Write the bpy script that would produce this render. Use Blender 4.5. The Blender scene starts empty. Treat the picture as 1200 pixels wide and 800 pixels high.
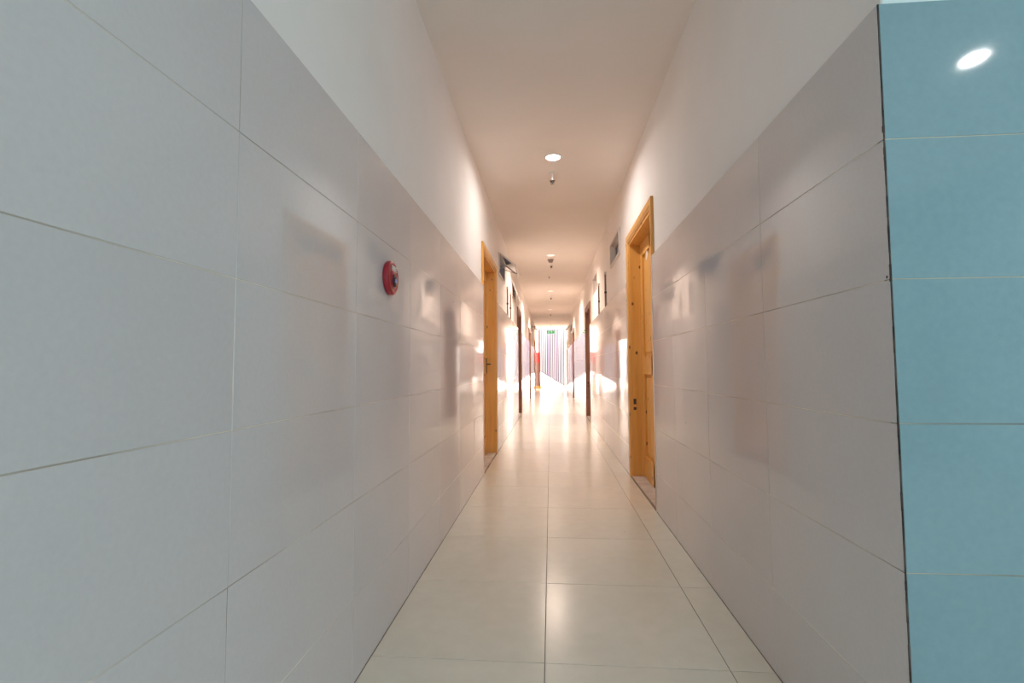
import bpy, bmesh, math, random
from mathutils import Matrix, Vector
random.seed(7)
scene = bpy.context.scene
COL = scene.collection

# ------------------------------------------------------------------ dimensions (metres)
XL, XR = -0.6236, 0.7113         # tiled faces of the corridor walls
PL, PR = XL - 0.022, XR + 0.022  # painted faces above the tiles
ZC, ZT = 2.794, 1.7634           # ceiling, top of the tiling
YE = 22.6                        # corridor's open far end
YB = 1.0628                      # face of the blue wall
LX1, LY0 = 4.2, -3.6             # lobby extents

# ------------------------------------------------------------------ camera
YAW, PITCH, ROLL, FPX, CZ = -0.0791, 0.0549, -0.0057, 566.66, 0.9822
f = Vector((math.sin(YAW)*math.cos(PITCH), math.cos(YAW)*math.cos(PITCH), math.sin(PITCH)))
r = Vector((math.cos(YAW), -math.sin(YAW), 0)); u = r.cross(f)
r, u = math.cos(ROLL)*r + math.sin(ROLL)*u, -math.sin(ROLL)*r + math.cos(ROLL)*u
cam = bpy.data.objects.new('camera', bpy.data.cameras.new('camera'))
cam.matrix_world = Matrix(((r.x, u.x, -f.x, 0), (r.y, u.y, -f.y, 0), (r.z, u.z, -f.z, CZ), (0, 0, 0, 1)))
cam.data.sensor_width = 36; cam.data.lens = FPX/1200*36
cam.data.clip_start = 0.02; cam.data.clip_end = 200
COL.objects.link(cam); scene.camera = cam

# ------------------------------------------------------------------ world and large lights
w = bpy.data.worlds.new('world'); scene.world = w; w.use_nodes = True
bg = w.node_tree.nodes['Background']
bg.inputs[0].default_value = (1.0, 0.87, 0.78, 1); bg.inputs[1].default_value = 13

def area(name, loc, size, energy, color, rot, portal=False, spread=180, parent=None):
    l = bpy.data.lights.new(name, 'AREA'); l.shape = 'RECTANGLE'; l.size, l.size_y = size
    l.energy = energy; l.color = color; l.spread = math.radians(spread); l.spread = math.radians(spread)
    o = bpy.data.objects.new(name, l); o.location = loc; o.rotation_euler = rot
    COL.objects.link(o)
    if portal: l.cycles.is_portal = True
    if parent: o.parent = parent
    return o
R90 = math.pi/2
# daylight enters through the open far end (portal = sampling of the sky only)
area('daylight_portal', ((XL+XR)/2, YE-0.02, ZC/2), (XR-XL, ZC), 1, (1, 1, 1), (-R90, 0, 0), portal=True)
# daylight of the lobby's window, behind the camera
area('window_daylight', (2.0, LY0+0.15, 1.55), (2.8, 1.7), 60, (0.55, 0.78, 1.0), (R90, 0, 0))

scene.view_settings.view_transform = 'Standard'; scene.view_settings.look = 'None'
scene.view_settings.gamma = 1; scene.view_settings.use_curve_mapping = False
scene.view_settings.exposure = 0.10
cy = scene.cycles
cy.use_denoising = True; cy.max_bounces = 14; cy.diffuse_bounces = 8; cy.glossy_bounces = 8
cy.sample_clamp_indirect = 10; cy.blur_glossy = 0.3

# ------------------------------------------------------------------ materials
def lin(c): return tuple((v/255/12.92 if v/255 <= .04045 else ((v/255+.055)/1.055)**2.4) for v in c)
def mat(name, c, rough=.5, metal=0, spec=.5, emit=None):
    m = bpy.data.materials.new(name); m.use_nodes = True
    b = m.node_tree.nodes['Principled BSDF']
    b.inputs['Base Color'].default_value = (*lin(c), 1); b.inputs['Roughness'].default_value = rough
    b.inputs['Metallic'].default_value = metal; b.inputs['IOR'].default_value = 1.5; b.inputs['Specular IOR Level'].default_value = spec
    if emit: b.inputs['Emission Color'].default_value = (*emit[0], 1); b.inputs['Emission Strength'].default_value = emit[1]
    return m
def nd(m, t, **kw):
    n = m.node_tree.nodes.new(t)
    for k, v in kw.items():
        if k in n.inputs: n.inputs[k].default_value = v
        else: setattr(n, k, v)
    return n
def lk(m, a, ao, b, bi): m.node_tree.links.new(a.outputs[ao], b.inputs[bi])
def ramp(m, stops):
    n = m.node_tree.nodes.new('ShaderNodeValToRGB'); e = n.color_ramp.elements
    e[0].position, e[0].color = stops[0][0], (*stops[0][1], 1)
    e[1].position, e[1].color = stops[-1][0], (*stops[-1][1], 1)
    for p, c in stops[1:-1]:
        x = e.new(p); x.color = (*c, 1)
    return n
def tile_mat(name, c, rough, c2, grain=90, bump=.02, mottled=.5, spec=.5):
    m = mat(name, c, rough, spec=spec); b = m.node_tree.nodes['Principled BSDF']
    g = nd(m, 'ShaderNodeNewGeometry')
    n1 = nd(m, 'ShaderNodeTexNoise', Scale=grain, Detail=3.0, Roughness=.6); lk(m, g, 'Position', n1, 'Vector')
    n2 = nd(m, 'ShaderNodeTexNoise', Scale=3.0, Detail=2.0); lk(m, g, 'Position', n2, 'Vector')
    add = nd(m, 'ShaderNodeMath', operation='MULTIPLY_ADD'); lk(m, n1, 'Fac', add, 0); add.inputs[1].default_value = .55
    sc = nd(m, 'ShaderNodeMath', operation='MULTIPLY'); lk(m, n2, 'Fac', sc, 0); sc.inputs[1].default_value = .45
    lk(m, sc, 0, add, 2)
    oi = nd(m, 'ShaderNodeObjectInfo')
    rnd = nd(m, 'ShaderNodeMath', operation='MULTIPLY_ADD'); lk(m, oi, 'Random', rnd, 0); rnd.inputs[1].default_value = .22
    rnd.inputs[2].default_value = -.11
    s2 = nd(m, 'ShaderNodeMath', operation='ADD'); lk(m, add, 0, s2, 0); lk(m, rnd, 0, s2, 1)
    rp = ramp(m, [(.3, lin(c2)), (.7, lin(c))]); lk(m, s2, 0, rp, 'Fac')
    # a few specks of dirt
    vo = nd(m, 'ShaderNodeTexVoronoi', Scale=3.1); lk(m, g, 'Position', vo, 'Vector')
    lt = nd(m, 'ShaderNodeMath', operation='LESS_THAN'); lk(m, vo, 'Distance', lt, 0); lt.inputs[1].default_value = .011
    mx = nd(m, 'ShaderNodeMixRGB'); mx.inputs['Color2'].default_value = (*lin((95, 88, 82)), 1)
    lk(m, lt, 0, mx, 'Fac'); lk(m, rp, 'Color', mx, 'Color1'); lk(m, mx, 'Color', b, 'Base Color')
    n3 = nd(m, 'ShaderNodeTexNoise', Scale=5.0, Detail=1.5); lk(m, g, 'Position', n3, 'Vector')
    bp = nd(m, 'ShaderNodeBump', Strength=bump, Distance=.02); lk(m, n3, 'Fac', bp, 'Height')
    lk(m, bp, 'Normal', b, 'Normal')
    return m
M = {}
M['tile'] = tile_mat('grey_wall_tile', (214, 210, 210), .045, (207, 203, 203))
M['blue'] = tile_mat('blue_wall_tile', (136, 164, 169), .05, (128, 156, 161), grain=60)
M['floor'] = tile_mat('cream_floor_tile', (225, 222, 208), .22, (216, 213, 198), grain=14, bump=.012)
M['tile'].node_tree.nodes['Principled BSDF'].inputs['IOR'].default_value = 1.62
def rough_mat(name, c, c2, scale, rough=.9, bump=.1, dist=.003):
    m = mat(name, c, rough, spec=.2); b = m.node_tree.nodes['Principled BSDF']
    g = nd(m, 'ShaderNodeNewGeometry')
    n = nd(m, 'ShaderNodeTexNoise', Scale=scale, Detail=5.0); lk(m, g, 'Position', n, 'Vector')
    rp = ramp(m, [(.35, lin(c2)), (.65, lin(c))]); lk(m, n, 'Fac', rp, 'Fac'); lk(m, rp, 'Color', b, 'Base Color')
    n2 = nd(m, 'ShaderNodeTexNoise', Scale=scale*12, Detail=2.0); lk(m, g, 'Position', n2, 'Vector')
    bp = nd(m, 'ShaderNodeBump', Strength=bump, Distance=dist); lk(m, n2, 'Fac', bp, 'Height'); lk(m, bp, 'Normal', b, 'Normal')
    return m
M['paint'] = rough_mat('white_wall_paint', (246, 241, 238), (241, 236, 232), 1.5)
M['ceil'] = rough_mat('ceiling_paint', (240, 233, 227), (235, 227, 221), .9)
M['lobby_paint'] = rough_mat('pale_teal_paint', (226, 236, 232), (220, 231, 227), 1.5)
M['grout'] = rough_mat('beige_grout', (238, 230, 214), (158, 146, 132), 2.2)
M['fgrout'] = rough_mat('dark_floor_grout', (150, 138, 126), (110, 100, 92), 3)
M['bgrout'] = rough_mat('ochre_grey_grout', (196, 190, 168), (120, 116, 104), 2.5)
M['corner'] = rough_mat('dark_corner_joint', (104, 92, 84), (40, 36, 36), 14)
M['ground'] = rough_mat('pale_court_paving', (236, 228, 220), (226, 218, 210), 2)
M['stone'] = rough_mat('threshold_stone', (205, 196, 186), (182, 170, 160), 9, rough=.45)
def wood(name, c, c2, knot):
    m = mat(name, c, .38); b = m.node_tree.nodes['Principled BSDF']
    tc = nd(m, 'ShaderNodeNewGeometry')
    mp = nd(m, 'ShaderNodeMapping'); mp.inputs['Scale'].default_value = (26, 26, 1.6); lk(m, tc, 'Position', mp, 'Vector')
    n = nd(m, 'ShaderNodeTexNoise', Scale=1.0, Detail=5.0, Distortion=.4); lk(m, mp, 'Vector', n, 'Vector')
    rp = ramp(m, [(.3, lin(c2)), (.7, lin(c))]); lk(m, n, 'Fac', rp, 'Fac')
    mp2 = nd(m, 'ShaderNodeMapping'); mp2.inputs['Scale'].default_value = (11, 11, 7.5); lk(m, tc, 'Position', mp2, 'Vector')
    vo = nd(m, 'ShaderNodeTexVoronoi', Scale=1.0); vo.inputs['Randomness'].default_value = 1; lk(m, mp2, 'Vector', vo, 'Vector')
    kr = ramp(m, [(.07, (1, 1, 1)), (.15, (0, 0, 0))]); lk(m, vo, 'Distance', kr, 'Fac')
    mx = nd(m, 'ShaderNodeMixRGB'); lk(m, kr, 'Color', mx, 'Fac'); lk(m, rp, 'Color', mx, 'Color1')
    mx.inputs['Color2'].default_value = (*lin(knot), 1); lk(m, mx, 'Color', b, 'Base Color')
    return m
M['pine'] = wood('varnished_pine', (234, 180, 100), (218, 158, 76), (92, 50, 24))
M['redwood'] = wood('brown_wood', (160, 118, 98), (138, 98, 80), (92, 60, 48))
M['white'] = mat('white_plastic', (236, 234, 232), .35)
M['trim'] = mat('white_metal_trim', (225, 220, 214), .3)
M['alu'] = mat('grey_aluminium', (214, 208, 204), .35, .3)
M['dark'] = mat('dark_metal', (62, 52, 48), .45, .3)
M['pipe'] = mat('grey_conduit', (138, 120, 110), .4, .2)
M['glass'] = mat('smoky_window_glass', (120, 110, 108), .08)
M['blueglass'] = mat('blue_pane', (16, 66, 170), .6)
M['red'] = mat('red_plastic', (168, 36, 50), .28)
M['lens'] = mat('dark_lens', (34, 30, 52), .1)
M['bluelens'] = mat('pale_lens', (150, 160, 205), .1)
M['cream'] = mat('cream_lettering', (250, 244, 236), .5)
M['redpaint'] = mat('red_cabinet_paint', (138, 34, 28), .35)
M['brown'] = mat('brown_cabinet', (92, 58, 44), .5)
M['yellow'] = mat('yellow_base', (140, 96, 34), .5)
M['green'] = mat('exit_sign_green', (70, 170, 110), .4, emit=(lin((60, 165, 105)), .55))
M['signwhite'] = mat('exit_sign_marks', (240, 250, 240), .4, emit=(lin((235, 250, 238)), .8))
M['stripe'] = mat('mauve_slat', (38, 35, 56), .5)
M['gap_daylight'] = mat('grey_white_gap_daylight', (124, 122, 128), .5)  # colour stands for the bright daylight between the mauve slats
M['lilac'] = mat('pale_lilac_stripe', (112, 98, 124), .5)
M['stringer'] = mat('dark_grey_rail', (70, 72, 84), .5)
M['lamp'] = mat('lamp_diffuser', (250, 250, 250), .5, emit=((1, .97, .95), 14))
M['lampdim'] = mat('lamp_diffuser_dim', (235, 225, 220), .5, emit=((1, .92, .88), .9))
M['sticker'] = mat('pink_white_plate', (238, 214, 200), .4)
M['leafgreen'] = mat('pale_green', (190, 205, 170), .6)

# ------------------------------------------------------------------ helpers
def mesh(name, bm, m, parent=None, smooth=False, loc=None, rot=None):
    me = bpy.data.meshes.new(name); bm.normal_update(); bm.to_mesh(me); bm.free()
    me.materials.append(m)
    if smooth:
        for p in me.polygons: p.use_smooth = True
    o = bpy.data.objects.new(name, me); COL.objects.link(o)
    if parent: o.parent = parent
    if loc: o.location = loc
    if rot: o.rotation_euler = rot
    return o
def box(bm, x0, x1, y0, y1, z0, z1):
    v = [bm.verts.new((x, y, z)) for x in (x0, x1) for y in (y0, y1) for z in (z0, z1)]
    for q in ((0, 1, 3, 2), (4, 6, 7, 5), (0, 4, 5, 1), (2, 3, 7, 6), (0, 2, 6, 4), (1, 5, 7, 3)):
        bm.faces.new([v[i] for i in q])
    return v
def boxes(name, lst, m, parent=None, bevel=0, loc=None, rot=None):
    bm = bmesh.new()
    for b in lst: box(bm, *b)
    if bevel: bmesh.ops.bevel(bm, geom=bm.edges[:], offset=bevel, segments=2, affect='EDGES', profile=.6)
    return mesh(name, bm, m, parent, loc=loc, rot=rot)
def lathe(prof, seg=28, axis='z'):
    bm = bmesh.new(); rings = []
    for (rr, h) in prof:
        ring = []
        for i in range(seg):
            a = 2*math.pi*i/seg; p = (rr*math.cos(a), rr*math.sin(a), h)
            if axis == 'x': p = (p[2], p[0], p[1])
            ring.append(bm.verts.new(p))
        rings.append(ring)
    for a, b in zip(rings, rings[1:]):
        for i in range(seg): bm.faces.new((a[i], a[(i+1) % seg], b[(i+1) % seg], b[i]))
    if prof[0][0] > 0: bm.faces.new(rings[0][::-1])
    if prof[-1][0] > 0: bm.faces.new(rings[-1])
    bmesh.ops.recalc_face_normals(bm, faces=bm.faces[:])
    return bm
def tube(bm, pts, rad, seg=8):
    pts = [Vector(p) for p in pts]; rings = []
    for i, p in enumerate(pts):
        d = (pts[min(i+1, len(pts)-1)] - pts[max(i-1, 0)]).normalized()
        s = d.cross(Vector((.13, .31, .94)) if abs(d.z) < .9 else Vector((1, 0, 0))).normalized(); t = d.cross(s)
        rings.append([bm.verts.new(p + rad*(math.cos(2*math.pi*k/seg)*s + math.sin(2*math.pi*k/seg)*t)) for k in range(seg)])
    for a, b in zip(rings, rings[1:]):
        for k in range(seg): bm.faces.new((a[k], a[(k+1) % seg], b[(k+1) % seg], b[k]))
    bm.faces.new(rings[0][::-1]); bm.faces.new(rings[-1])
    bmesh.ops.recalc_face_normals(bm, faces=bm.faces[:])
def empty(name, loc=(0, 0, 0), rz=0):
    o = bpy.data.objects.new(name, None); o.empty_display_size = .1; o.location = loc; o.rotation_euler.z = rz
    COL.objects.link(o); return o
def tag(o, label=None, cat=None, group=None, kind=None):
    if label: o['label'] = label
    if cat: o['category'] = cat
    if group: o['group'] = group
    if kind: o['kind'] = kind
    return o
def dup(src, loc, label=None):
    c = src.copy(); c.location = loc; COL.objects.link(c)
    if label: c['label'] = label
    for ch in src.children:
        d = ch.copy(); COL.objects.link(d); d.parent = c
        for g in ch.children:
            e = g.copy(); COL.objects.link(e); e.parent = d
    return c

# tile pieces: a slab whose front faces +X (origin at the middle of the front face), edges chamfered
TC = {}
def tile_mesh(wd, ht, key, m):
    k = (round(wd, 3), round(ht, 3), key)
    if k in TC: return TC[k]
    bm = bmesh.new(); c, dpt = .0006, .008
    A = [(-wd/2+c, -ht/2+c), (wd/2-c, -ht/2+c), (wd/2-c, ht/2-c), (-wd/2+c, ht/2-c)]
    B = [(-wd/2, -ht/2), (wd/2, -ht/2), (wd/2, ht/2), (-wd/2, ht/2)]
    fr = [bm.verts.new((0, y, z)) for y, z in A]; md = [bm.verts.new((-c, y, z)) for y, z in B]; bk = [bm.verts.new((-dpt, y, z)) for y, z in B]
    bm.faces.new(fr); bm.faces.new(bk[::-1])
    for i in range(4):
        j = (i+1) % 4
        bm.faces.new((md[i], md[j], fr[j], fr[i])); bm.faces.new((bk[i], bk[j], md[j], md[i]))
    me = bpy.data.meshes.new('tile'); bm.to_mesh(me); bm.free(); me.materials.append(m); TC[k] = me
    return me
def put_tile(parent, facing, const, a0, a1, b0, b1, key, m, gap=.0022, tilt=.0009):
    """facing: '+x','-x' (a=y,b=z), '-y' (a=x,b=z), '+z' (a=x,b=y)"""
    a0 += gap/2; a1 -= gap/2; b0 += gap/2; b1 -= gap/2
    if a1-a0 < .012 or b1-b0 < .012: return
    o = bpy.data.objects.new('tile', tile_mesh(a1-a0, b1-b0, key, m)); COL.objects.link(o); o.parent = parent
    ca, cb = (a0+a1)/2, (b0+b1)/2
    t1, t2 = random.gauss(0, tilt), random.gauss(0, tilt)
    T = Matrix.Rotation(t1, 4, 'Z') @ Matrix.Rotation(t2, 4, 'Y')
    if facing == '+x': L, Rm = (const, ca, cb), Matrix.Identity(4)
    elif facing == '-x': L, Rm = (const, ca, cb), Matrix.Rotation(math.pi, 4, 'Z')
    elif facing == '-y': L, Rm = (ca, const, cb), Matrix.Rotation(-R90, 4, 'Z')
    else: L, Rm = (ca, cb, const), Matrix(((0, 1, 0, 0), (0, 0, 1, 0), (1, 0, 0, 0), (0, 0, 0, 1)))
    o.matrix_local = Matrix.Translation(L) @ Rm @ T
def sub_rect(rects, h):
    out = []
    for (a0, a1, b0, b1) in rects:
        x0, x1, y0, y1 = max(a0, h[0]), min(a1, h[1]), max(b0, h[2]), min(b1, h[3])
        if x0 >= x1 or y0 >= y1: out.append((a0, a1, b0, b1)); continue
        if a0 < x0: out.append((a0, x0, b0, b1))
        if x1 < a1: out.append((x1, a1, b0, b1))
        if b0 < y0: out.append((x0, x1, b0, y0))
        if y1 < b1: out.append((x0, x1, y1, b1))
    return out

# ------------------------------------------------------------------ openings: (y0, y1, z0, z1)
CW = .07                                            # casing width
DZ = 2.19                                           # outer top of the casing
doorsL = [(4.50, 5.68), (9.40, 10.60), (14.4, 15.55), (19.3, 20.4)]
doorsR = [(3.42, 4.55), (8.80, 10.00), (14.7, 15.9), (20.3, 21.4)]
winL = [(6.03, 6.78, 2.17, 2.45), (8.12, 8.90, 2.20, 2.46), (16.4, 17.2, 2.18, 2.46)]
winR = [(5.04, 5.79, 2.16, 2.44), (7.50, 8.16, 2.20, 2.48), (16.4, 17.2, 2.18, 2.46)]
TH = .19
def wall(name, x0, x1, y0, y1, holes, m):
    cuts = sorted({y0, y1, *[h[0] for h in holes], *[h[1] for h in holes]})
    lst = []
    for a, b in zip(cuts, cuts[1:]):
        hs = sorted([h for h in holes if h[0] <= a+1e-6 and h[1] >= b-1e-6], key=lambda h: h[2]); z = 0
        for h in hs:
            if h[2] > z: lst.append((x0, x1, a, b, z, h[2]))
            z = h[3]
        lst.append((x0, x1, a, b, z, ZC))
    return tag(boxes(name, lst, m), kind='structure')
def holes_of(doors, wins): return [(a+CW, b-CW, 0, DZ-CW) for a, b in doors] + list(wins)
wl = wall('wall_left', PL-TH, PL, LY0, YE, holes_of(doorsL, winL), M['paint'])
wr = wall('wall_right', PR, PR+TH, YB+.0225, YE, holes_of(doorsR, winR), M['paint'])
# tiling
rowz = [(ZT-.3*(i+1), ZT-.3*i) for i in range(5)] + [(0, ZT-1.5)]
def grout(parent, x0, x1, y0, y1, doors):
    lst, y = [], y0
    for a, b in doors: lst.append((x0, x1, y, a, 0, ZT-.001)); y = b
    lst.append((x0, x1, y, y1, 0, ZT-.001))
    boxes('grout', lst, M['grout'], parent)
grout(wl, PL, XL-.0009, LY0, YE, doorsL)
grout(wr, XR+.0009, PR, YB+.0225, YE, doorsR)
YL1, YR1 = .9093, 1.6715
def cols(y_ref, y0, y1):
    k = math.floor((y0-y_ref)/.6); out = []
    while y_ref+.6*k < y1:
        out.append((max(y0, y_ref+.6*k), min(y1, y_ref+.6*(k+1)))); k += 1
    return out
for parent, face, X, yref, y0, doors in ((wl, '+x', XL, YL1, LY0, doorsL), (wr, '-x', XR, YR1, YB+.0016, doorsR)):
    cl = cols(yref, y0, YE)
    if face == '-x': cl = [c for c in cl if c[1] > YR1+.01]; cl = [(YB+.0016, YR1)] + cl
    for a, b in cl:
        for z0, z1 in rowz:
            rs = [(a, b, z0, z1)]
            for d0, d1 in doors: rs = sub_rect(rs, (d0-.012, d1+.002, -1, DZ))
            for q in rs: put_tile(parent, face, X, *q, 'grey', M['tile'])
# lobby walls
wf = tag(boxes('wall_front', [(PR+TH, LX1+.2, YB+.0225, YB+.22, 0, ZC)], M['lobby_paint']), kind='structure')
boxes('grout', [(XR+.003, LX1, YB+.0009, YB+.0225, 0, ZT-.001)], M['bgrout'], wf)
boxes('upper_wall', [(PR+.002, PR+TH, YB+.0205, YB+.0224, ZT, ZC)], M['lobby_paint'], wf)
x = XR+.0022
while x < LX1:
    for z0, z1 in rowz: put_tile(wf, '-y', YB, x, min(x+.6, LX1), z0, z1, 'blue', M['blue'])
    x += .6
# ragged dark joint with chips down the corner
bm = bmesh.new(); z = 0.0
while z < ZT-.02:
    h = random.uniform(.012, .05); e = random.uniform(.0006, .0022) + (.0022 if random.random() < .03 else 0)
    box(bm, XR+.0008-e*.3, XR+.003, YB+.001-e*.3, YB+.004, z, min(z+h, ZT-.001)); z += h
mesh('corner_joint', bm, M['corner'], wf)
tag(boxes('wall_back', [(XL-.3, .55, LY0-.2, LY0, 0, ZC), (3.45, LX1+.2, LY0-.2, LY0, 0, ZC), (.55, 3.45, LY0-.2, LY0, 0, .65),
                    (.55, 3.45, LY0-.2, LY0, 2.45, ZC)], M['lobby_paint']), kind='structure')
wb = tag(boxes('window_1', [(.55, .61, LY0-.1, LY0-.04, .65, 2.45), (3.39, 3.45, LY0-.1, LY0-.04, .65, 2.45), (1.97, 2.03, LY0-.1, LY0-.04, .65, 2.45),
                    (.55, 3.45, LY0-.1, LY0-.04, .65, .71), (.55, 3.45, LY0-.1, LY0-.04, 2.39, 2.45)], M['white']), kind='structure')
boxes('pane', [(.58, 3.42, LY0-.075, LY0-.065, .68, 2.42)], mat('frosted_daylit_pane', (215, 228, 238), .4), wb)
tag(boxes('wall_side', [(LX1, LX1+.2, LY0, YB+.0225, 0, ZC)], M['lobby_paint']), kind='structure')
# ceiling and floor
ce = tag(boxes('ceiling', [(PL-TH, PR+TH, LY0-.2, YE, ZC, ZC+.2), (PR+TH, LX1+.2, LY0-.2, YB+.22, ZC, ZC+.2)], M['ceil']), kind='structure')
fl = tag(boxes('floor', [(PL-TH, PR+TH, LY0-.2, YE+.1, -.2, -.002), (PR+TH, LX1+.2, LY0-.2, YB+.22, -.2, -.002)], M['fgrout']), kind='structure')
XO = -.0287
for a, b in cols(YR1, LY0, YE+.1):
    if b-a < .02: continue
    xs = [(XL+.001, XO), (XO, XO+.6), (XO+.6, XR-.001)]
    if a < YB-.01:
        xs = [(XL+.001, XO)] + [(XO+.6*k, min(XO+.6*(k+1), LX1)) for k in range(8) if XO+.6*k < LX1-.02]
    for x0, x1 in xs:
        if b > YB and a < YB and x0 > XR-.2:
            put_tile(fl, '+z', 0, x0, x1, a, YB-.001, 'floor', M['floor'], tilt=.0004); continue
        put_tile(fl, '+z', 0, x0, x1, a, b, 'floor', M['floor'], gap=.0026, tilt=.0005)

# ------------------------------------------------------------------ doors
def casing_profile():      # (distance out from the opening, height above painted wall)
    return [(0, -.004), (0, .011), (.008, .016), (.014, .010), (.020, .010), (.026, .018), (.046, .020), (.060, .0215), (CW, .020), (CW, -.004)]
def make_door(n, side, y0, y1, wd, lock=True, plate=False, strip=True):
    s = 1 if side == 'L' else -1; X = PL if side == 'L' else PR    # s: direction into the corridor
    d = tag(empty('door_%d' % n, (X, (y0+y1)/2, 0)), kind='structure')
    hw, zt = (y1-y0)/2-CW, DZ-CW
    pr = casing_profile()
    def strip_mesh(pa, pb, name):
        bm = bmesh.new(); A = [bm.verts.new(p) for p in pa]; B = [bm.verts.new(p) for p in pb]
        for i in range(len(A)-1): bm.faces.new((A[i], A[i+1], B[i+1], B[i]))
        bm.faces.new((A[-1], A[0], B[0], B[-1])); bm.faces.new(A[::-1]); bm.faces.new(B)
        bmesh.ops.recalc_face_normals(bm, faces=bm.faces[:]); return mesh(name, bm, wd, d)
    for e in (-1, 1):
        strip_mesh([(s*h, e*(hw+q), .0) for q, h in pr], [(s*h, e*(hw+q), zt+q) for q, h in pr], 'casing_post')
    strip_mesh([(s*h, -(hw+q), zt+q) for q, h in pr], [(s*h, hw+q, zt+q) for q, h in pr], 'casing_head')
    D = -.09                                   # leaf's front, measured from the painted wall
    def bx(name, a, m, par, bev=.0):
        x0, x1 = sorted((s*a[0], s*a[1])); return boxes(name, [(x0, x1, a[2], a[3], a[4], a[5])], m, par, bev)
    for e in (-1, 1):
        ya, yb = sorted((e*(hw-.022), e*(hw+.0)))
        bx('jamb', (-TH+.01, .004, ya, yb, .012, zt), wd, d, .002)
        ya, yb = sorted((e*(hw-.036), e*(hw-.022)))
        bx('door_stop', (D-.05, D+.012, ya, yb, .012, zt-.022), wd, d, .002)
    bx('head_jamb', (-TH+.01, .004, -hw+.022, hw-.022, zt-.022, zt), wd, d, .002)
    bx('threshold', (-TH, .012, -hw, hw, -.002, .010), M['stone'], d, .002)
    L = hw-.024
    x0, x1 = sorted((s*(D-.045), s*(D-.018)))
    leaf = boxes('door_leaf', [(x0, x1, -L, L, .014, zt-.024)], wd, d)
    # stiles, rails and raised panels
    fr = []; x0, x1 = sorted((s*(D-.020), s*D))
    for e in (-1, 1): ya, yb = sorted((e*(L-.11), e*L)); fr.append((x0, x1, ya, yb, .014, zt-.024))
    fr.append((x0, x1, -.05, .05, .014, zt-.024))
    for za, zb in ((.014, .20), (.92, 1.08), (zt-.145, zt-.024)): fr.append((x0, x1, -L+.11, L-.11, za, zb))
    for q in fr: boxes('rail', [q], wd, leaf, .0015)
    for e in (-1, 1):
        for za, zb in ((.23, .89), (1.11, zt-.175)):
            ya, yb = sorted((e*.08, e*(L-.14))); x0, x1 = sorted((s*(D-.020), s*(D-.007)))
            boxes('panel', [(x0, x1, ya, yb, za, zb)], wd, leaf, .008)
    # lever handle with back plate
    yy = L-.06
    x0, x1 = sorted((s*D, s*(D+.006))); bm = bmesh.new(); box(bm, x0, x1, yy-.022, yy+.022, .92, 1.10)
    tube(bm, [(s*(D+.004), yy, 1.03), (s*(D+.05), yy, 1.03), (s*(D+.052), yy-.11, 1.03)], .008)
    if not plate: mesh('handle', bm, M['dark'], leaf)
    else: bm.free()
    if lock:
        x0, x1 = sorted((s*-.035, s*-.01))
        boxes('strike_plate', [(x0, x1, hw-.0235, hw-.0215, .65, .70), (x0, x1, hw-.0235, hw-.0215, .60, .625)], M['dark'], d)
    if plate:
        bm = lathe([(0.0, .004), (.04, .004), (.042, .0)], 24, 'x')
        for v in bm.verts: v.co.z *= 1.35; v.co.x *= s
        mesh('number_plate', bm, M['sticker'], leaf, loc=(s*(D-.008), plate, 1.95))
    if strip:
        x0, x1 = sorted((s*.0, s*.0245)); y = -(y1-y0)/2
        boxes('edge_strip', [(x0, x1, y-.011, y-.0005, 0, ZT)], M['trim'], d)
    return d
k = 0
for i, (a, b) in enumerate(doorsR):
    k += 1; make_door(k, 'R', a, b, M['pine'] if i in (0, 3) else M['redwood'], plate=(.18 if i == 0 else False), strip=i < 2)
for i, (a, b) in enumerate(doorsL):
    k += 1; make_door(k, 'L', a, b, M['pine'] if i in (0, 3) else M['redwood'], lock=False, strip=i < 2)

# ------------------------------------------------------------------ transom windows
def frame4(x0, x1, ya, yb, za, zb, t): return [(x0, x1, ya, ya+t, za, zb), (x0, x1, yb-t, yb, za, zb), (x0, x1, ya+t, yb-t, za, za+t), (x0, x1, ya+t, yb-t, zb-t, zb)]
def make_window(n, side, q, opened, glass):
    s = 1 if side == 'L' else -1; X = PL if side == 'L' else PR
    y0, y1, z0, z1 = q; hy, hz = (y1-y0)/2, (z1-z0)
    o = tag(empty('window_%d' % n, (X, (y0+y1)/2, z0)), kind='structure')
    x0, x1 = sorted((s*-.06, s*.014))
    boxes('window_frame', frame4(x0, x1, -hy, hy, 0, hz, .028), M['alu'], o, .002)
    x0, x1 = sorted((s*-.065, s*-.055))
    boxes('pane', [(x0, x1, -hy+.02, hy-.02, .02, hz-.02)], glass, o)
    x0, x1 = sorted((s*-TH, s*(-TH+.01)))
    boxes('back_board', [(x0, x1, -hy, hy, 0, hz)], M['blueglass'], o)
    if opened:
        # top-hung sash swung out into the corridor
        sash = empty('sash'); sash.parent = o; sash.location = (s*.018, 0, hz-.012); sash.rotation_euler = (0, -s*math.radians(opened), 0)
        ob = boxes('sash_frame', frame4(-.01, .01, -hy+.01, hy-.01, -hz+.02, 0, .024), M['alu'], sash, .002)
        boxes('sash_pane', [(-.003, .003, -hy+.03, hy-.03, -hz+.04, -.02)], M['glass'], sash)
        a = math.radians(opened); bx_, bz = s*(.018+math.sin(a)*hz*.8), hz-.012-math.cos(a)*hz*.8
        bm = bmesh.new()
        tube(bm, [(s*-.01, -hy+.05, .13), (s*.05, -.05, .12), (bx_, hy-.06, bz)], .004, 6)
        mesh('stay_arm', bm, M['dark'], o)
    else:
        x0, x1 = sorted((s*-.052, s*-.03))
        boxes('window_sash', frame4(x0, x1, -hy+.03, hy-.03, .03, hz-.03, .022), M['alu'], o, .002)
nw = 1
for i, q in enumerate(winR): nw += 1; make_window(nw, 'R', q, 50 if i == 2 else 0, M['glass'])
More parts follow.
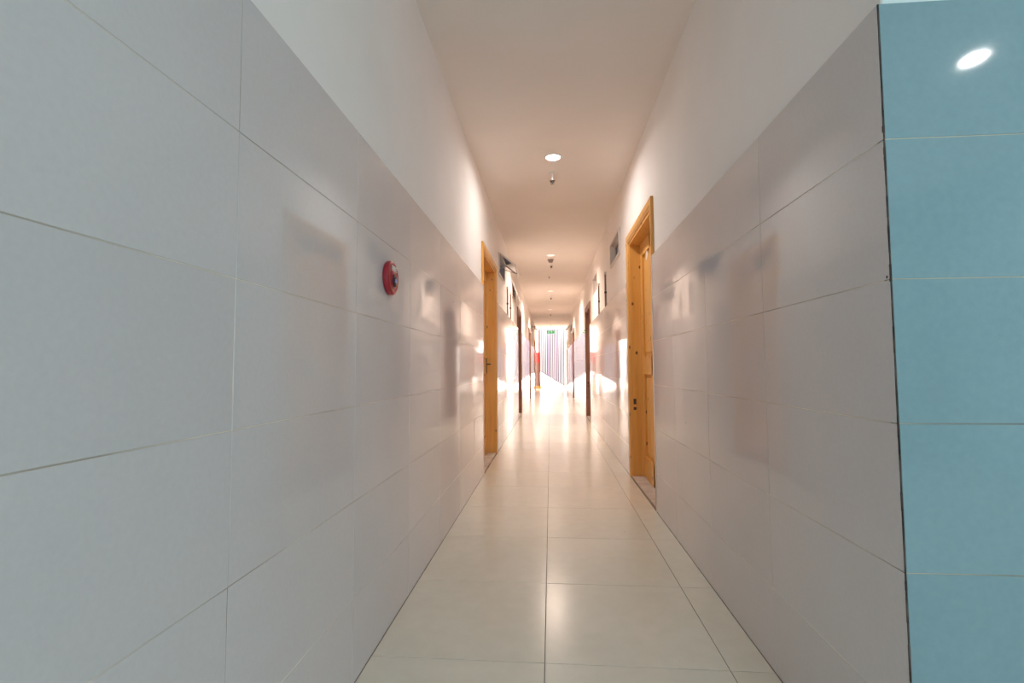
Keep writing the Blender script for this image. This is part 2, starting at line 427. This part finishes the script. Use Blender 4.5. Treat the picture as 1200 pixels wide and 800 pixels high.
for i, q in enumerate(winL): nw += 1; make_window(nw, 'L', q, (52, 20, 50)[i], M['blueglass'] if i == 0 else M['glass'])

# ------------------------------------------------------------------ conduits above the tiles
def conduit(side, y, ztop, label):
    s = 1 if side == 'L' else -1; X = PL if side == 'L' else PR
    o = empty('conduit_pipe', (X+s*.014, y, ZT)); h = ztop-ZT
    bm = bmesh.new(); tube(bm, [(0, 0, 0), (0, 0, h)], .011, 10); mesh('pipe', bm, M['pipe'], o)
    boxes('pipe_clip', [(min(-s*.014, s*.013), max(-s*.014, s*.013), -.016, .016, h*.42, h*.42+.022)], M['dark'], o)
    boxes('end_box', [(min(-s*.014, s*.014), max(-s*.014, s*.014), -.02, .02, h-.004, h+.035)], M['alu'], o, .003)
    tag(o, label, 'pipe', 'short conduits above the tiling')
conduit('L', 7.18, 2.17, 'short grey conduit above left wall tiles, nearer the open blue window')
conduit('L', 7.72, 2.17, 'short grey conduit above left wall tiles, farther from the open blue window')
conduit('R', 6.30, 2.19, 'short grey conduit on right wall, next beyond the nearest framed window')
conduit('R', 7.17, 2.19, 'short grey conduit on right wall, just before the second framed window')

# ------------------------------------------------------------------ fire alarm on the left wall
al = empty('fire_alarm', (XL, 1.81, 1.332))
R = .066
mesh('housing', lathe([(R*.93, 0), (R, .004), (R, .014), (R*.95, .021), (R*.82, .0245), (R*.8, .0235), (R*.55, .0245), (R*.53, .026), (0, .026)], 40, 'x'), M['red'], al, True)
mesh('raised_rim', lathe([(R*.98, .0135), (R*1.0, .017), (R*.96, .0215), (R*.9, .022)], 40, 'x'), M['red'], al, True)
lens = mesh('lens', lathe([(.024, .025), (.0235, .029), (.019, .031), (0, .0315)], 28, 'x'), M['lens'], al, True, loc=(0, .0, -.012))
mesh('lens_core', lathe([(.009, .031), (.008, .036), (0, .038)], 16, 'x'), M['bluelens'], lens, True)
def text(body, size, m, parent, loc, rot, ext=.0008, name='lettering'):
    c = bpy.data.curves.new(name, 'FONT'); c.body = body; c.size = size; c.extrude = ext; c.align_x = 'CENTER'; c.align_y = 'CENTER'
    t = bpy.data.objects.new(name, c); COL.objects.link(t)
    dg = bpy.context.evaluated_depsgraph_get(); me = bpy.data.meshes.new_from_object(t.evaluated_get(dg)); bpy.data.objects.remove(t)
    me.materials.clear(); me.materials.append(m)
    o = bpy.data.objects.new(name, me); COL.objects.link(o); o.parent = parent; o.location = loc; o.rotation_euler = rot
    return o
text('FIRE', .030, M['cream'], al, (.0262, .0, .033), (R90, 0, R90))
tag(al, 'round red fire alarm disc on the grey tiled left wall', 'fire alarm')

# ------------------------------------------------------------------ ceiling fittings
def downlight(loc, m, energy, label, group='round recessed downlights', color=(1, .95, .92), spread=170):
    o = empty('downlight', loc)
    mesh('trim_ring', lathe([(.060, -.001), (.062, -.006), (.076, -.006), (.078, -.002), (.078, 0)], 36), M['white'], o, True)
    mesh('diffuser', lathe([(.0, -.003), (.060, -.003), (.060, -.0005)], 36), m, o)
    l = bpy.data.lights.new('lamp_light', 'AREA'); l.shape = 'DISK'; l.size = .10; l.energy = energy; l.color = color; l.spread = math.radians(spread)
    lo = bpy.data.objects.new('lamp_light', l); COL.objects.link(lo); lo.parent = o; lo.location = (0, 0, -.008)
    return tag(o, label, 'ceiling light', group)
WARM = (1, .78, .64)
downlight((.04, 4.09, ZC), M['lamp'], 12, 'brightly lit round downlight nearest along the corridor ceiling')
downlight((.02, 7.73, ZC), M['lampdim'], 30, 'second round downlight along the ceiling, just before the smoke detector', color=WARM, spread=145)
downlight((.015, 11.39, ZC), M['lampdim'], 38, 'third round downlight along the corridor ceiling', color=WARM, spread=145)
downlight((.01, 15.04, ZC), M['lampdim'], 38, 'fourth and farthest round downlight in the corridor ceiling', color=WARM, spread=145)
lb = downlight((2.51, -.84, ZC), M['lamp'], 9, 'lit round downlight in the lobby ceiling, mirrored in the blue tiles', 'lobby downlights')
downlight((1.2, -1.6, ZC), M['lamp'], 9, 'lit round downlight in the lobby ceiling, farther back', 'lobby downlights')

def sprinkler(loc, label):
    o = empty('sprinkler', loc)
    mesh('ceiling_plate', lathe([(.036, 0), (.036, -.003), (.014, -.009), (.0, -.009)], 24), M['white'], o, True)
    mesh('drop_pipe', lathe([(.0075, -.008), (.0075, -.085)], 12), M['white'], o)
    bm = lathe([(.011, -.083), (.011, -.096), (.006, -.098), (.006, -.112), (.0, -.112)], 12)
    tube(bm, [(-.011, 0, -.09), (-.016, 0, -.103), (-.006, 0, -.117)], .0025, 5); tube(bm, [(.011, 0, -.09), (.016, 0, -.103), (.006, 0, -.117)], .0025, 5)
    mesh('head', bm, M['dark'], o)
    mesh('deflector', lathe([(.026, -.080), (.022, -.083), (.006, -.086), (.006, -.080)], 16), M['dark'], o)
    return tag(o, label, 'sprinkler', 'pendent ceiling sprinklers')
s0 = sprinkler((.035, 4.42, ZC), 'dark sprinkler head hanging just beyond the bright downlight')
for y, lb_ in ((8.2, 'sprinkler head hanging just behind the smoke detector'), (12.0, 'sprinkler head hanging beyond the third downlight'),
               (15.8, 'sprinkler head hanging beyond the fourth downlight'), (20.0, 'farthest sprinkler head, hanging just before the exit sign')):
    dup(s0, (.03 if y < 15 else .02, y, ZC), lb_)
sd = empty('smoke_detector', (.02, 8.02, ZC))
mesh('base', lathe([(.055, 0), (.055, -.012), (.05, -.016)], 28), mat('detector_grey', (190, 176, 168), .5), sd, True)
mesh('chamber', lathe([(.046, -.016), (.038, -.045), (.03, -.056), (0, -.058)], 28), mat('detector_dark', (150, 138, 132), .5), sd, True)
tag(sd, 'grey cone-shaped smoke detector just past the second downlight', 'smoke detector')
bmh = lathe([(.012, 0), (.012, -.012), (.004, -.018), (.004, -.03), (0, -.03)], 12)
tag(mesh('ceiling_hook', bmh, M['dark'], loc=(-.01, 9.6, ZC)), 'tiny dark hook on the ceiling between second and third downlights', 'hook')

# exit sign
ex = empty('exit_sign', (.02, 21.0, ZC))
boxes('sign_panel', [(-.18, .18, -.012, .012, -.33, -.20)], M['green'], ex, .003)
for q in (-.12, .113): boxes('hanging_rod', [(q, q+.007, -.004, .004, -.2, 0)], M['dark'], ex)
bm = bmesh.new()
box(bm, -.10, -.02, -.0135, -.0121, -.272, -.258)      # arrow shaft
a, b_, c_ = (bm.verts.new((-.13, -.0135, -.265)), bm.verts.new((-.095, -.0135, -.24)), bm.verts.new((-.095, -.0135, -.29))); bm.faces.new((a, b_, c_))
box(bm, .03, .05, -.0135, -.0121, -.30, -.225); box(bm, .02, .075, -.0135, -.0121, -.262, -.25)
mesh('pictogram', bm, M['signwhite'], ex)
tag(ex, 'green illuminated exit sign hanging at the far corridor end', 'exit sign')
# alarm bell high at the far left
ab = empty('alarm_sounder', (PL, 19.6, 2.62))
mesh('bell', lathe([(.075, 0), (.075, .02), (.06, .045), (.03, .055), (0, .056)], 28, 'x'), M['red'], ab, True)
boxes('mount', [(-.001, .012, -.05, .05, -.12, -.06)], M['red'], ab)
tag(ab, 'small red alarm sounder high on the far left wall', 'alarm')

# ------------------------------------------------------------------ beyond the open end
tag(boxes('trim_1', [(-9, 9, YE+.1, 40, -.2, -.002)], M['ground']), kind='structure')
fc = empty('fire_cabinet', (-.66, 22.95, 0))
boxes('plinth', [(-.21, .21, -.14, .14, 0, .15)], M['yellow'], fc, .008)
lo = boxes('lower_cabinet', [(-.18, .18, -.12, .12, .15, 1.22)], M['brown'], fc, .006)
boxes('cabinet_door', [(-.165, .165, -.128, -.12, .18, 1.19)], M['brown'], lo, .003)
up = boxes('upper_cabinet', [(-.19, .19, -.125, .125, 1.22, 1.72)], M['redpaint'], fc, .006)
boxes('cabinet_door', [(-.175, .175, -.133, -.125, 1.25, 1.69)], M['redpaint'], up, .003)
M['ochre'] = mat('ochre_mark', (190, 120, 40), .5)
for i in range(3): boxes('base_mark', [(-.15+.1*i, -.10+.1*i, -.144, -.14, .04, .11)], M['ochre'], fc)
tag(fc, 'red and brown cabinet on yellow base at corridor end, left side', 'cabinet')
rp_ = mesh('red_riser_pipe', lathe([(.03, 0), (.03, 1.5)], 14), M['redpaint'], loc=(-.55, 22.95, 1.72))
tag(rp_, 'thin red vertical pipe rising above the red cabinet', 'pipe')
# slatted screen with a sloping foot
sc_ = empty('slatted_screen', (0, 24.2, 0)); n = 15
def zfoot(x): return .86 + (x+.56)*(.10-.86)/(1.26)
bm = bmesh.new()                      # mauve sheet stands for the slats, behind the pale stripes
v = [bm.verts.new((x, y, z)) for y in (.0, .02) for x, z in ((-.60, zfoot(-.60)), (.72, zfoot(.72)), (.72, 3.3), (-.60, 3.3))]
for q in ((0, 1, 2, 3), (7, 6, 5, 4), (0, 4, 5, 1), (1, 5, 6, 2), (2, 6, 7, 3), (3, 7, 4, 0)): bm.faces.new([v[k] for k in q])
mesh('backing_sheet', bm, M['stripe'], sc_)
for i in range(n):
    x = -.56 + i*1.26/(n-1); z0 = zfoot(x)
    boxes('stripe', [(x-.021, x+.021, -.03, -.002, z0, 3.3)], M['gap_daylight'] if i not in (5, 10) else M['lilac'], sc_)  # pale stripes paint the daylight seen between the slats onto a solid panel
bm = bmesh.new()
x0, x1 = -.62, .74
vs = [bm.verts.new((x, y, zfoot(x)+dz)) for y in (-.03, .03) for x in (x0, x1) for dz in (-.05, .0)]
for q in ((0, 2, 3, 1), (4, 5, 7, 6), (0, 1, 5, 4), (2, 6, 7, 3), (1, 3, 7, 5), (0, 4, 6, 2)): bm.faces.new([vs[i] for i in q])
bmesh.ops.recalc_face_normals(bm, faces=bm.faces[:])
mesh('sloping_rail', bm, M['stringer'], sc_)
boxes('top_rail', [(-.62, .74, -.03, .03, 3.3, 3.36)], M['stringer'], sc_)
boxes('end_post', [(.70, .74, -.03, .03, 0, 3.0), (-.62, -.58, -.03, .03, 0, 3.0)], M['white'], sc_)
tag(sc_, 'tall mauve slatted screen with sloping foot beyond the corridor end', 'screen')
